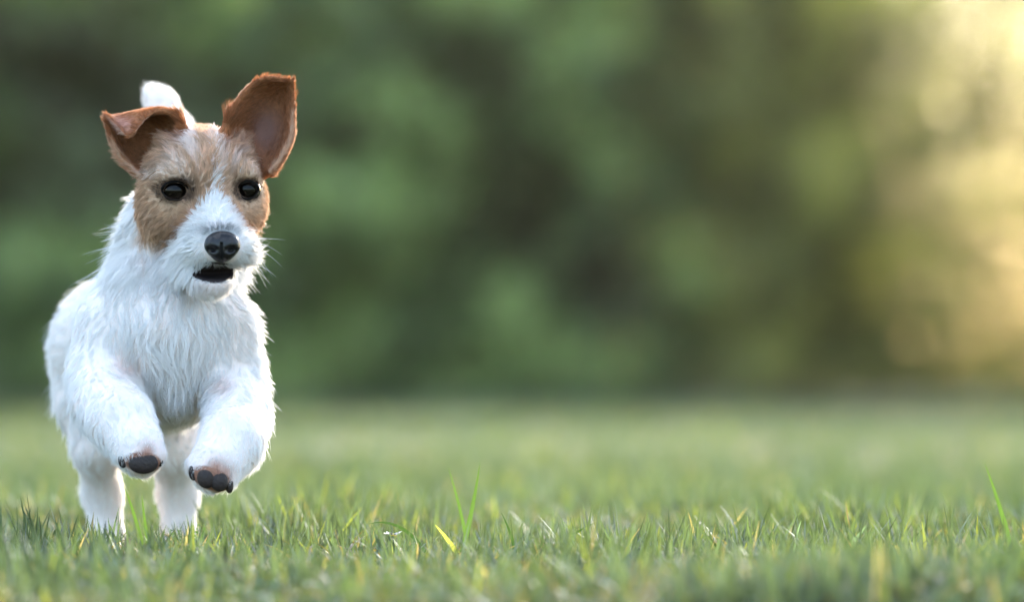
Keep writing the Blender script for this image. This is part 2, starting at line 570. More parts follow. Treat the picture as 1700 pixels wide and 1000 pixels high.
def coat(p, nrm, skin=False, seed=1, var=None):
    x, y, w = to_px(p)
    n = len(p)
    col = np.tile(WHITE, (n, 1))
    nz = noise3(p, 1 / (9 * S), 3)
    nf = noise3(p, 1 / (3.0 * S), 5)
    rnd = np.random.default_rng(seed).random(n)
    jx = x + (nz - .5) * 12 + (rnd - .5) * 8
    jy = y + (noise3(p, 1 / (9 * S), 4) - .5) * 12
    # slight ivory patches on the body
    cm = sstep(0.62, 0.9, noise3(p, 1 / (60 * S), 9)) * 0.25
    col = col + (CREAM * 1.15 - col) * cm[:, None]
    st0 = noise3(np.stack([(x - 355) / (60 + np.abs(330 - y) * 0.9) * 22, y * 0.014, y * 0], -1), 1.0, 24)
    head = (w < 300) & (y < 470) & ((x - 335) ** 2 + (y - 300) ** 2 < 215 ** 2)
    # white blaze between these two lines, widening into the white muzzle
    L = interp(jy, [200, 240, 290, 322, 345, 372, 400, 425, 440], [357, 357, 356, 350, 326, 304, 283, 258, 225]) + (st0 - .5) * 26 * sstep(345, 310, y)
    Rr = interp(jy, [200, 240, 290, 322, 345, 372, 400, 425, 440], [358, 358, 359, 366, 388, 408, 430, 450, 470]) + (st0 - .5) * 26 * sstep(345, 310, y)
    tanw = head & ((jx < L) | (jx > Rr)) & (jy < 440)
    tan = tanw.astype(float)
    back = sstep(165, 215, w + (nz - .5) * 24)
    low = sstep(395, 430, jy + (w - 120) * 0.15)
    tan *= (1 - back * sstep(250, 300, y)) * (1 - low)
    base = TAN + (DTAN - TAN) * (nf * 0.75 * (1 - sstep(240, 300, 540 - y)))[:, None]
    # sides of face below the eyes somewhat darker and redder
    col = col + (base - col) * tan[:, None]
    # pale forehead streaks running from the brow up to the crown
    ang = (x - 355) / (60 + np.abs(330 - y) * 0.9)
    st = noise3(np.stack([ang * 16, y * 0.012, y * 0], -1), 1.0, 21)
    fore = head * sstep(335, 270, y) * sstep(95, 45, np.abs(x - 345)) * (w < 260)
    pale = fore * sstep(0.44, 0.58, st * 0.85 + rnd * 0.15) * sstep(200, 300, 520 - y)
    brow = head * np.maximum(np.exp(-((x - 252) / 26) ** 2 - ((y - 283) / 11) ** 2), np.exp(-((x - 432) / 12) ** 2 - ((y - 272) / 22) ** 2))
    pale = np.clip(pale * 0.9 + brow * 0.85 * (rnd > 0.3), 0, 0.95)
    PALE = np.array([0.80, 0.72, 0.67])
    col = col + (PALE - col) * pale[:, None]
    # rusty streak down the edge of the muzzle patch
    edge = head * np.exp(-((x - L - 2) / 8) ** 2) * sstep(340, 352, y) * sstep(432, 400, y)
    edge = np.maximum(edge, head * np.exp(-((x - Rr + 2) / 7) ** 2) * sstep(335, 350, y) * sstep(425, 400, y))
    col = col + (RUST * 1.1 - col) * (edge * 0.55)[:, None]
    # ears
    de = near_ear(p)
    e = sstep(27, 13, de + (nz - .5) * 8) * (w < 330)
    zone = (((x > 362) & (y < 300)) | ((x < 314) & (y < 305)))
    e = e * zone
    earbase = zone * sstep(85, 24, de) * (w < 300) * (y < 292) * 0.8
    ec = RUST * (0.55 + 0.95 * nf)[:, None]
    col = col + (ec - col) * np.maximum(e, earbase * (0.55 + .45 * (st > .5)))[:, None]
    rim_lit = e * sstep(-0.3, 0.25, nrm[:, 1]) * (0 if skin else 1)  # back-of-ear hair made paler to paint in the backlit rim
    col = col + (np.array([0.66, 0.48, 0.36]) - col) * (rim_lit * .7)[:, None]
    # bare pinkish inner ear
    front = -nrm[:, 1] > 0.25
    inr = np.exp(-((x - 440) / 25) ** 2 - ((y - 215) / 34) ** 2) * e * front
    inl = np.exp(-((x - 207) / 16) ** 2 - ((y - 205) / 14) ** 2) * e
    col = col + (PINK * 0.62 - col) * np.clip(inr * 1.1, 0, 0.9)[:, None]
    col = col + (PINK * 1.0 - col) * np.clip(inl * 0.7, 0, 0.8)[:, None]
    # dark eye surrounds, whisker bed, lips
    for (cx, cy, rx, ry) in ((291, 316, 30, 19), (411, 315, 23, 18)):
        dd = np.sqrt(((x - cx) / rx) ** 2 + ((y - cy) / ry) ** 2)
        k = sstep(1.32, 0.98, dd + (nf - .5) * .25) * (w < 140)
        col = col + (DARK - col) * k[:, None]
        k = sstep(2.3, 1.0, dd) * (w < 160) * 0.45 * (rnd > .35)
        col = col + (DTAN * 0.8 - col) * k[:, None]
    k = np.maximum(np.exp(-((x - 315) / 11) ** 2 - ((y - 330) / 8) ** 2), np.exp(-((x - 303) / 18) ** 2 - ((y - 299) / 6) ** 2)) * (w < 130)
    k = np.maximum(k, np.exp(-((x - 396) / 9) ** 2 - ((y - 303) / 9) ** 2) * .8)
    col = col + (DARK * 2 - col) * (k * .8)[:, None]
    k = np.exp(-((x - 362) / 30) ** 2 - ((y - 440) / 9) ** 2) * (w < 100) * 0.6
    col = col + (np.array([0.16, 0.12, 0.10]) - col) * k[:, None]
    k = np.exp(-((x - 352) / 52) ** 2 - ((y - 476) / 14) ** 2) * (w < 120) * 0.35
    col = col + (np.array([0.55, 0.40, 0.34]) - col) * k[:, None]
    k = np.exp(-((x - 366) / 30) ** 2 - ((y - 384) / 9) ** 2) * (w < 80) * 0.8
    col = col + (np.array([0.10, 0.10, 0.11]) - col) * k[:, None]
    # reddish hair at the pads, elbows
    for (cx, cy, rr, a) in ((245, 750, 15, .9), (358, 776, 17, .9), (376, 784, 12, .8), (208, 605, 20, .35), (372, 638, 14, .4), (240, 424, 6, .3)):
        k = np.exp(-((x - cx) ** 2 + (y - cy) ** 2) / rr ** 2) * (w < 260) * a
        col = col + (np.array([0.42, 0.20, 0.13]) - col) * k[:, None]
    if skin:
        iswhite = (col.mean(1) > 0.6)
        col = np.where(iswhite[:, None], col * np.array([0.90, 0.80, 0.77]), col * 0.8)
        m = ((x - 356) / 41) ** 2 + ((y - 453) / 17) ** 2
        kp_ = sstep(1.15, 0.8, in_paw(x, y, w))
        col = col + (np.array([0.26, 0.13, 0.09]) * (0.4 + nf[:, None]) - col) * kp_[:, None]
        k = sstep(1.25, 0.9, m) * (w < 110)
        col = col + (np.array([0.010, 0.006, 0.007]) - col) * k[:, None]
    else:
        hi_ = (var if var is not None else rnd)[:, None] * 0.75 + 0.60
        col = col * np.where(col.mean(1, keepdims=True) > .6, 0.96 + 0.08 * rnd[:, None], hi_)
    return np.clip(col, 0.004, 0.9)

# vertex normals
def vnormals(V, F):
    e1 = V[F[:, 2]] - V[F[:, 0]]
    e2 = V[F[:, 3]] - V[F[:, 1]]
    fn = np.cross(e1, e2)
    n = np.zeros_like(V)
    for i in range(4):
        for c in range(3):
            n[:, c] += np.bincount(F[:, i], fn[:, c], len(V))
    return n / (np.linalg.norm(n, axis=1, keepdims=True) + 1e-12), fn

BN, FN = vnormals(BV, BF)
dog = bpy.data.objects.new("dog", None)
dog.empty_display_size = 0.1
dog.location = (-0.29, 0.2, 0.0)
C.objects.link(dog)
props(dog, "small rough-coated white terrier with tan face and one folded ear, running over the grass", "dog")
bpy.context.view_layer.update()
body = mesh_np("body", BV, BF, dog, M_skin, coat(BV, BN, skin=True))

# guides: (x, y, w, dx, dy, dw, length px, lift)
G = [
    # muzzle
    (366, 380, 22, 0, -1.0, .3, 9, .5), (350, 375, 35, -1, -.5, .4, 12, .45), (388, 375, 35, 1, -.5, .4, 12, .45),
    (330, 400, 60, -1, .35, .5, 26, .5), (402, 398, 55, 1, .25, .5, 24, .5),
    (310, 425, 85, -1, .6, .5, 34, .5), (415, 420, 80, 1, .5, .5, 30, .55),
    (345, 438, 20, -.5, 1, 0, 8, .3), (385, 438, 20, .5, 1, 0, 8, .3), (365, 440, 10, 0, 1, 0, 6, .3),
    (350, 480, 60, 0, 1, .2, 20, .55), (320, 462, 80, -.6, .8, .3, 30, .5), (392, 460, 80, .7, .8, .3, 24, .5),
    (320, 385, 90, -1, .3, .6, 20, .4), (400, 372, 80, 1, .2, .6, 16, .4),
    # bridge and brow
    (356, 350, 60, 0, -1, .3, 15, .45), (342, 335, 75, -.35, -1, .2, 17, .5), (372, 335, 75, .35, -1, .2, 17, .5),
    (345, 300, 80, -.25, -1, .2, 20, .45), (368, 300, 82, .25, -1, .2, 20, .45),
    (340, 260, 90, -.1, -1, .4, 24, .3), (365, 260, 92, .12, -1, .4, 24, .3), (345, 218, 125, 0, -.9, .9, 20, .3),
    (310, 285, 80, -.35, -1, .2, 18, .4), (390, 285, 84, .35, -1, .2, 16, .4),
    (300, 250, 100, -.9, -.7, .3, 22, .3), (392, 250, 100, .9, -.5, .3, 20, .3),
    (262, 280, 110, -1, -.05, .5, 18, .3), (435, 285, 120, 1, .1, .6, 14, .3),
    (240, 310, 130, -.9, .35, .7, 18, .3), (445, 330, 150, .7, .5, .7, 14, .3),
    (270, 345, 105, -.9, .45, .4, 18, .28), (420, 340, 110, .7, .7, .4, 13, .28),
    (290, 345, 80, -.8, .5, .3, 13, .25), (405, 345, 85, .6, .8, .3, 11, .25),
    (250, 385, 130, -.4, .9, .4, 15, .2), (430, 385, 130, .3, .9, .4, 14, .25),
    (280, 400, 110, -.6, .8, .3, 18, .3), (235, 350, 180, -.3, .9, .8, 12, .2),
    (275, 225, 130, -.3, -.7, .5, 20, .4), (395, 225, 130, .3, -.8, .5, 20, .4),
    # neck, chest
    (215, 360, 260, -.7, .7, .5, 44, .5), (200, 410, 300, -.7, .7, .5, 46, .45), (240, 440, 200, -.2, 1, 0, 40, .3),
    (430, 430, 250, .9, .4, .5, 38, .6), (432, 490, 250, .9, .5, .4, 36, .6), (330, 500, 150, -.1, 1, -.1, 44, .35), (300, 520, 130, .05, 1, -.1, 46, .35),
    (285, 580, 130, .1, 1, -.1, 52, .35), (320, 590, 140, -.2, 1, -.1, 50, .35), (295, 640, 160, .05, 1, -.05, 58, .35),
    (230, 540, 150, .3, .9, 0, 40, .28), (360, 540, 150, .3, .9, 0, 40, .28), (290, 690, 220, 0, 1, 0, 34, .3),
    # shoulders, legs
    (170, 520, 230, -.4, 1, .1, 30, .22), (140, 580, 230, -.2, 1, .2, 30, .22), (390, 540, 230, .3, 1, .1, 30, .25),
    (430, 570, 240, .9, .7, .2, 34, .55), (440, 640, 240, .8, .8, .2, 30, .5),
    (130, 660, 200, -.2, 1, 0, 32, .3), (180, 650, 130, .35, 1, -.1, 28, .2), (225, 680, 60, .3, 1, -.3, 24, .2),
    (150, 715, 130, .1, 1, .1, 36, .35), (190, 740, 80, .2, 1, .1, 30, .35), (235, 715, 25, .1, 1, -.2, 17, .25), (262, 730, 40, .2, 1, 0, 16, .3),
    (400, 660, 180, -.1, 1, -.2, 28, .2), (430, 720, 120, .3, 1, -.1, 28, .4), (380, 720, 40, -.2, 1, -.3, 24, .2),
    (420, 770, 70, .2, 1, 0, 28, .45), (340, 750, 30, -.3, 1, -.2, 18, .25), (400, 795, 40, 0, 1, 0, 22, .35), (350, 765, 5, -.1, 1, -.3, 14, .3),
    # body and hind
    (200, 460, 550, -.5, .3, 1, 32, .25), (110, 530, 600, -.2, .6, .8, 34, .3), (80, 620, 700, -.1, 1, .3, 34, .35),
    (230, 450, 700, -.1, .1, 1, 30, .25), (150, 560, 820, -.1, .8, .3, 32, .4), (180, 670, 500, 0, .8, .5, 34, .3),
    (110, 700, 620, .1, 1, .2, 34, .35), (150, 780, 650, .1, 1, .2, 24, .3), (172, 860, 660, 0, 1, 0, 18, .3),
    (280, 700, 620, .1, 1, .2, 30, .3), (295, 780, 660, 0, 1, .1, 22, .3), (292, 870, 660, 0, 1, 0, 18, .3),
    # tail
    (290, 380, 820, 0, -1, 0, 26, .35), (300, 290, 820, 0, -1, 0, 26, .35), (280, 200, 810, -.4, -1, 0, 24, .4), (256, 158, 795, -.3, -1, 0, 20, .5),
]
G = np.array(G, float)
GP = P(G[:, 0], G[:, 1], G[:, 2])
GD = np.stack([G[:, 3], G[:, 5], -G[:, 4]], -1)
GD /= np.linalg.norm(GD, axis=1, keepdims=True)

def fields(p):
    D2 = ((p[:, None, :] - GP[None]) ** 2).sum(-1) / S ** 2
    W = 1 / (D2 + 15 ** 2) ** 2
    W /= W.sum(1, keepdims=True)
    return W @ GD, W @ G[:, 6], W @ G[:, 7]

def grow(N_, seed, name, density, lenmul=1.0, r0=0.00010, kp=7, clump=0.55, nclump=30, wild=0.25):
    rg = np.random.default_rng(seed)
    fc = BV[BF].mean(1)
    area = np.linalg.norm(FN, axis=1) * 0.5
    x, y, w = to_px(fc)
    wt = area * density(x, y, w)
    cs = np.cumsum(wt)
    idx = np.searchsorted(cs, rg.random(N_) * cs[-1])
    a, b = rg.random(N_), rg.random(N_)
    q = BF[idx]
    p = (BV[q[:, 0]] * ((1 - a) * (1 - b))[:, None] + BV[q[:, 1]] * (a * (1 - b))[:, None] + BV[q[:, 2]] * (a * b)[:, None] + BV[q[:, 3]] * ((1 - a) * b)[:, None])
    n = BN[q].mean(1)
    n /= np.linalg.norm(n, axis=1, keepdims=True)
    x, y, w = to_px(p)
    # bare places: eyes, nose, mouth, pads
    keep = np.ones(N_, bool)
    keep &= ~((((x - 292) / 23) ** 2 + ((y - 316.5) / 15) ** 2 < 1) & (w < 125))
    keep &= ~((((x - 411) / 17.5) ** 2 + ((y - 315.5) / 15) ** 2 < 1) & (w < 140))
    keep &= ~((((x - 369) / 30) ** 2 + ((y - 411) / 27) ** 2 < 1) & (w < 60))
    keep &= ~((((x - 357) / 37) ** 2 + ((y - 452.5) / 13.5) ** 2 < 1) & (w < 110))
    keep &= ~(in_paw(x, y, w) < 0.92)
    p, n, x, y, w = p[keep], n[keep], x[keep], y[keep], w[keep]
    flow = np.empty_like(p)
    ln = np.empty(len(p))
    lift = np.empty(len(p))
    for s in range(0, len(p), 20000):
        f, l, t = fields(p[s:s + 20000])
        flow[s:s + 20000], ln[s:s + 20000], lift[s:s + 20000] = f, l, t
    # ears: short coat running up towards the tips
    de = near_ear(p)
    zone = (((x > 362) & (y < 300)) | ((x < 314) & (y < 305))) & (w < 330)
    ek = sstep(28, 15, de) * zone
    upR = np.array([0.45, 0.1, 0.9])
    upL = np.array([-0.8, -0.2, 0.45])
    ef = np.where((x > 338)[:, None], upR, upL)
    flow = flow + (ef - flow) * ek[:, None]
    ln = ln + (10.5 - ln) * ek
    lift = lift + (.22 - lift) * ek
    # inside of the ear nearly bare, rims and inner base fringed
    innerR = np.exp(-((x - 442) / 24) ** 2 - ((y - 205) / 36) ** 2) * (n[:, 1] < -0.2) * ek
    ln *= 1 - 0.6 * innerR
    fr = zone * (n[:, 1] < 0.5) * (np.exp(-((x - 396) / 14) ** 2 - ((y - 235) / 22) ** 2) + np.exp(-((x - 285) / 20) ** 2 - ((y - 232) / 12) ** 2) + np.exp(-((x - 378) / 10) ** 2 - ((y - 200) / 16) ** 2) + np.exp(-((x - 303) / 8) ** 2 - ((y - 200) / 14) ** 2))
    ln += 16 * np.clip(fr, 0, 1)
    lift += 0.25 * np.clip(fr, 0, 1)
    # shorter close to the eyes
    for cx, cy in ((292, 316), (411, 315)):
        dd = np.sqrt((x - cx) ** 2 + (y - cy) ** 2)
        ln = np.where((w < 150) & (dd < 48), np.minimum(ln, 5 + (dd - 18).clip(0) * 0.33), ln)
    M = len(p)
    fl = flow - (flow * n).sum(1, keepdims=True) * n
    fl /= np.linalg.norm(fl, axis=1, keepdims=True) + 1e-9
    # swirl by noise
    sw = (noise3(p, 1 / (26 * S), 31) - .5) * 1.7 + (noise3(p, 1 / (10 * S), 33) - .5) * 0.7
    bt = np.cross(n, fl)
    fl = fl * np.cos(sw)[:, None] + bt * np.sin(sw)[:, None]
    rd = rg.normal(size=(M, 3))
    t0 = fl + n * (lift * (0.7 + 0.6 * rg.random(M)))[:, None] * 1.1 + rd * wild * 0.35
    t0 /= np.linalg.norm(t0, axis=1, keepdims=True)
    ln = np.where((y > 450) | (w > 260), ln * 0.57, ln)
    ln = np.where((w > 700) & (y < 330), 11, ln)
    L = ln * S * lenmul * (0.55 + 0.6 * rg.random(M)) * K(w)
    s = np.linspace(0, 1, kp)
    bend = fl * 0.55 + rg.normal(size=(M, 3)) * 0.18 * (1 + wild)
    bend[:, 2] -= 0.22
    pts = p[:, None, :] - n[:, None, :] * 0.0006 + t0[:, None, :] * (L[:, None] * s)[..., None] + bend[:, None, :] * ((L * 0.42)[:, None] * s ** 2)[..., None]
    # keep from diving into the skin
    # clumping
    ng = max(M // nclump, 1)
    gi = rg.choice(M, ng, replace=False)
    kd = KDTree(ng)
    for j, i in enumerate(gi):
        kd.insert(p[i], j)
    kd.balance()
    near = np.array([kd.find(v)[1] for v in p])
    g = gi[near]
    ck = clump * (0.5 + noise3(p, 1 / (20 * S), 41)) * np.where(ln < 14, 0.5, 1)
    tgt = pts[g] 
    Lr = (L / L[g]).clip(0.5, 1.5)
    rootoff = (p - p[g])
    tg = p[g][:, None, :] + (tgt - p[g][:, None, :]) * Lr[:, None, None]
    wk = (ck[:, None] * s ** 1.3)[..., None].clip(0, .92)
    pts = pts * (1 - wk) + tg * wk
    cv = rg.random(M)
    col = coat(p, n, seed=seed, var=0.45 * cv + 0.55 * cv[g])
    # curves object
    hc = bpy.data.hair_curves.new(name)
    hc.add_curves([kp] * M)
    hc.attributes['position'].data.foreach_set('vector', pts.astype(np.float32).ravel())
    ra = hc.attributes.get('radius') or hc.attributes.new('radius', 'FLOAT', 'POINT')
    rad = r0 * (0.7 + 0.6 * rg.random(M))[:, None] * (1 - 0.85 * s[None, :] ** 1.6)
    ra.data.foreach_set('value', rad.astype(np.float32).ravel())
    ca = hc.attributes.new('tint', 'FLOAT_COLOR', 'CURVE')
    c4 = np.ones((M, 4), np.float32)
    c4[:, :3] = col
    ca.data.foreach_set('color', c4.ravel())
    hc.materials.append(M_fur)
    o = bpy.data.objects.new(name, hc)
    C.objects.link(o)
    o.parent = dog
    o.matrix_parent_inverse = dog.matrix_basis.inverted()
    return o

dens = lambda x, y, w: np.where(y < 480, 2.6, 1.0) * np.where(w < 380, 1.6, 0.6) * np.where((w < 260) & (y < 440), 1.35, 1.0)
grow(300000, 11, "fur", dens, r0=0.00013, clump=0.78, nclump=20, wild=0.34)
grow(9000, 12, "guard_hair", lambda x, y, w: dens(x, y, w) * np.where((w < 330) & (y < 370), 0.0, 1.0), lenmul=1.5, r0=0.00016, clump=0.5, nclump=5, wild=0.9)

# ---------------------------------------------------------------- eyes, nose, mouth, pads, whiskers
def ball(name, c, r, mat, parent, seg=32, rings=20, rotz=0.0, fn=None):
    pc = P(*c)
    s = S * K(c[2])
    th = np.linspace(0, math.pi, rings + 1)
    ph = np.linspace(0, 2 * math.pi, seg, endpoint=False)
    V = []
    for t in th:
        for f in ph:
            V.append((math.sin(t) * math.cos(f), -math.cos(t), math.sin(t) * math.sin(f)))
    V = np.array(V)
    if fn is not None:
        V = fn(V)
    V = V * np.array([r[0], r[2], r[1]]) * s
    if rotz:
        ca, sa = math.cos(R(rotz)), math.sin(R(rotz))
        V = np.stack([V[:, 0] * ca - V[:, 2] * sa, V[:, 1], V[:, 0] * sa + V[:, 2] * ca], -1)
    V = V + pc
    F = []
    for i in range(rings):
        for j in range(seg):
            F.append((i * seg + j, i * seg + (j + 1) % seg, (i + 1) * seg + (j + 1) % seg, (i + 1) * seg + j))
    return mesh_np(name, V, np.array(F), parent, mat)

for (c, r) in EYES:
    e = ball("eye", c, (r, r * 0.95, r), M_eye, dog)

def nosefn(V):
    x, y, z = V[:, 0].copy(), V[:, 1].copy(), V[:, 2].copy()
    # broader above, pinched below, flat front
    x *= 1.0 + 0.10 * np.clip(z, -1, 1) - 0.25 * np.clip(-z - 0.1, 0, 1)
    y = np.where(y < 0, -np.abs(y) ** 0.8, y)
    # philtrum groove and nostrils
    front = np.clip(-y, 0, 1)
    y += 0.16 * np.exp(-(x / 0.07) ** 2) * front * (z < 0.25)
    for sx in (-1, 1):
        d = ((x - sx * 0.52) / 0.22) ** 2 + ((z + 0.18 - 0.1 * (np.abs(x) - .5)) / 0.16) ** 2
        y += 0.55 * np.exp(-d) * front
    return np.stack([x, y, z], -1)
ball("nose", (369, 410, 14), (30, 27, 24), M_nose, dog, 64, 48, fn=nosefn)
for (c, r) in PADS:
    ball("paw_pad", (c[0], c[1] + 1, c[2] - 4), r, M_pad, dog, 24, 16)
for (x0, y0, w0) in ((206, 742, 4), (236, 745, -6), (256, 747, 0), (322, 764, 4), (346, 768, -8), (368, 772, -6)):
    pass

def tube(name, pts, rad, parent, mat, n=6):
    V, F = [], []
    pts = np.array(pts)
    for i, p in enumerate(pts):
        t = pts[min(i + 1, len(pts) - 1)] - pts[max(i - 1, 0)]
        t /= np.linalg.norm(t)
        a = np.cross(t, (0, 0, 1) if abs(t[2]) < .9 else (1, 0, 0))
        a /= np.linalg.norm(a)
        b = np.cross(t, a)
        for k in range(n):
            f = 2 * math.pi * k / n
            V.append(p + (a * math.cos(f) + b * math.sin(f)) * rad[i])
    for i in range(len(pts) - 1):
        for k in range(n):
            F.append((i * n + k, i * n + (k + 1) % n, (i + 1) * n + (k + 1) % n, (i + 1) * n + k))
    return V, F

M_lid = plain_mat("eyelid_skin", (0.003, 0.002, 0.002), 0.6, 0.08, bscale=500)
for (cx, cy, rx, ry, wc, tilt) in ((292, 316.5, 23.5, 15.5, 77, 0.04), (411, 315.5, 18, 15, 90, -0.02)):
    pts, rads = [], []
    for t in np.linspace(0, 2 * math.pi, 41):
        dx = rx * math.cos(t)
        dy = ry * math.sin(t) * abs(math.sin(t)) ** 0.25
        pts.append(P(cx + dx, cy + dy + dx * tilt, wc + 5 * (dx / rx) ** 2 - (4 if dy < 0 else 0) * abs(math.sin(t))))
        rads.append((2.8 if dy < 0 else 1.9) * S)
    v, f = tube("lid", pts, rads, None, None, 8)
    mesh_np("eyelid", np.array(v), np.array(f), dog, M_lid)

M_whisk = plain_mat("whisker", (0.75, 0.73, 0.7), 0.3, 0.5)
WV, WF = [], []
for (x0, y0, w0, dx, dy, cv, L) in ((425, 398, 70, 1, -.15, 8, 48), (428, 404, 72, 1, .15, 14, 40), (424, 412, 66, 1, .35, 16, 44), (420, 420, 64, .8, .6, 16, 40),
                                (418, 430, 66, .7, .7, 10, 34), (425, 440, 80, 1, .2, 14, 34), (330, 405, 50, -1, .5, 14, 40), (325, 415, 52, -1, .6, 14, 44),
                                (332, 425, 45, -.8, .9, 10, 40), (300, 290, 60, -.3, -1, 6, 22), (398, 286, 66, .3, -1, 6, 18)):
    pts = []
    for t in np.linspace(0, 1, 9):
        pts.append(P(x0 + dx * L * t, y0 + dy * L * t + cv * t * t, w0 - 8 * t))
    v, f = tube("w", pts, [0.00022 * (1 - .85 * t) for t in np.linspace(0, 1, 9)], None, None, 5)
    mesh_np("whisker", np.array(v), np.array(f), dog, M_whisk)

# ------------------------------------------------------------------ ground
M_ground, nt, out = new_mat("soil")
b = N(nt, "ShaderNodeBsdfPrincipled")
b.inputs['Roughness'].default_value = 0.95
b.inputs['Specular IOR Level'].default_value = 0.1
tc = N(nt, "ShaderNodeTexCoord")
n1 = N(nt, "ShaderNodeTexNoise"); n1.inputs['Scale'].default_value = 3.0; n1.inputs['Detail'].default_value = 8
n2 = N(nt, "ShaderNodeTexNoise"); n2.inputs['Scale'].default_value = 60; n2.inputs['Detail'].default_value = 6
cr = N(nt, "ShaderNodeValToRGB")
cr.color_ramp.elements[0].position = 0.3; cr.color_ramp.elements[0].color = (0.022, 0.024, 0.012, 1)
cr.color_ramp.elements[1].position = 0.7; cr.color_ramp.elements[1].color = (0.030, 0.050, 0.018, 1)
mx = N(nt, "ShaderNodeMath", operation='MULTIPLY_ADD'); mx.inputs[1].default_value = 0.5
nt.links.new(tc.outputs['Object'], n1.inputs['Vector']); nt.links.new(tc.outputs['Object'], n2.inputs['Vector'])
ml = N(nt, "ShaderNodeMath", operation='MULTIPLY'); ml.inputs[1].default_value = 0.5
nt.links.new(n1.outputs[0], ml.inputs[0]); nt.links.new(n2.outputs[0], mx.inputs[0]); nt.links.new(ml.outputs[0], mx.inputs[2])
nt.links.new(mx.outputs[0], cr.inputs[0]); nt.links.new(cr.outputs[0], b.inputs['Base Color'])
bp = N(nt, "ShaderNodeBump"); bp.inputs['Strength'].default_value = 0.8; bp.inputs['Distance'].default_value = 0.01
nt.links.new(n2.outputs[0], bp.inputs['Height']); nt.links.new(bp.outputs[0], b.inputs['Normal'])
nt.links.new(b.outputs[0], out.inputs[0])
def ground_z(x, y):
    p = np.stack([x, y, np.zeros_like(x)], -1)
    return (noise3(p, 3.0, 61) - .5) * 0.012 + (noise3(p, 9.0, 62) - .5) * 0.008 + (noise3(p, 0.45, 63) - .5) * 0.02
# fine sheet near, reaching the horizon with ever larger steps
gx = np.unique(np.concatenate([np.linspace(-3, 3, 121), np.sign(np.linspace(-1, 1, 61)) * (3 + 397 * np.abs(np.linspace(-1, 1, 61)) ** 3)]))
gy = np.unique(np.concatenate([np.linspace(-4.4, 6, 200), np.linspace(6, 20, 60), 20 + 480 * np.linspace(0, 1, 25) ** 2.5, -4.4 - 60 * np.linspace(0, 1, 12) ** 2]))
GX, GY = np.meshgrid(gx, gy)
GZ = ground_z(GX, GY)
V = np.stack([GX, GY, GZ], -1).reshape(-1, 3)
ny, nx = GX.shape
ii = np.arange((ny - 1) * (nx - 1))
r_, c_ = ii // (nx - 1), ii % (nx - 1)
F = np.stack([r_ * nx + c_, r_ * nx + c_ + 1, (r_ + 1) * nx + c_ + 1, (r_ + 1) * nx + c_], -1)
props(mesh_np("ground", V, F, None, M_ground), kind="structure")

# ------------------------------------------------------------------ grass
M_grass = leaf_mat("grass_blade", 0.40, 0.6, 0.08)

def blades(x, y, h, wd, lean, az, seg, col, curl=1.0, z0=None):
    """curved tapering strips; returns V, F, colours"""
    n = len(x)
    s = np.linspace(0, 1, seg + 1)
    bx, by = np.cos(az), np.sin(az)
    z = ground_z(x, y) - 0.003 if z0 is None else z0
    # lean grows along the blade
    th = lean[:, None] * (0.25 + 0.75 * s[None, :] * curl)
    dl = h[:, None] / seg
    dz = np.cos(th) * dl
    dh = np.sin(th) * dl
    Z = np.concatenate([np.zeros((n, 1)), np.cumsum(dz[:, 1:], 1)], 1)
    H = np.concatenate([np.zeros((n, 1)), np.cumsum(dh[:, 1:], 1)], 1)
    cx = x[:, None] + H * bx[:, None]
    cy = y[:, None] + H * by[:, None]
    cz = z[:, None] + Z
    hw = wd[:, None] * 0.5 * (1 - s[None, :] ** 2.2) * (0.75 + 0.5 * np.sin(np.minimum(s, .6) / .6 * math.pi / 2))[None, :] + 0.00012
    tw = az[:, None] + math.pi / 2 + (rng.random(n) - .5)[:, None] * 2.2 + s[None, :] * (rng.random(n) - .5)[:, None] * 1.6
    ox, oy = np.cos(tw) * hw, np.sin(tw) * hw
    A = np.stack([cx - ox, cy - oy, cz], -1)
    B = np.stack([cx + ox, cy + oy, cz], -1)
    V = np.stack([A, B], 2).reshape(n, -1, 3)
    m = 2 * (seg + 1)
    base = (np.arange(n) * m)[:, None, None]
    k = np.arange(seg)[None, :, None] * 2
    F = base + k + np.array([0, 1, 3, 2])[None, None, :]
    cc = np.repeat(col[:, None, :], m, 1)
    f = 1 + 0.0 * s
    return V.reshape(-1, 3), F.reshape(-1, 4), cc.reshape(-1, 3)

def leaves(pos, size, nrm, col, rg, jitter=0.9):
    n = len(pos)
    nr = nrm + rg.normal(size=(n, 3)) * jitter
    nr /= np.linalg.norm(nr, axis=1, keepdims=True)
    a = np.cross(nr, rg.normal(size=(n, 3)))
    a /= np.linalg.norm(a, axis=1, keepdims=True)
    b_ = np.cross(nr, a)
    L = size[:, None]
    # pointed oval of six points folded along the midrib
    pts = [(-.5, 0, 0), (-.2, .22, .06), (.2, .2, .06), (.5, 0, -.04), (.2, -.2, .06), (-.2, -.22, .06)]
    V = np.stack([pos + a * (u * L) + b_ * (v * L) + nr * (h * L) for u, v, h in pts], 1)
    base = (np.arange(n) * 6)[:, None, None]
    F = base + np.array([[0, 1, 2, 3], [0, 3, 4, 5]])[None]
    return V.reshape(-1, 3), F.reshape(-1, 4), np.repeat(col[:, None, :], 6, 1).reshape(-1, 3)

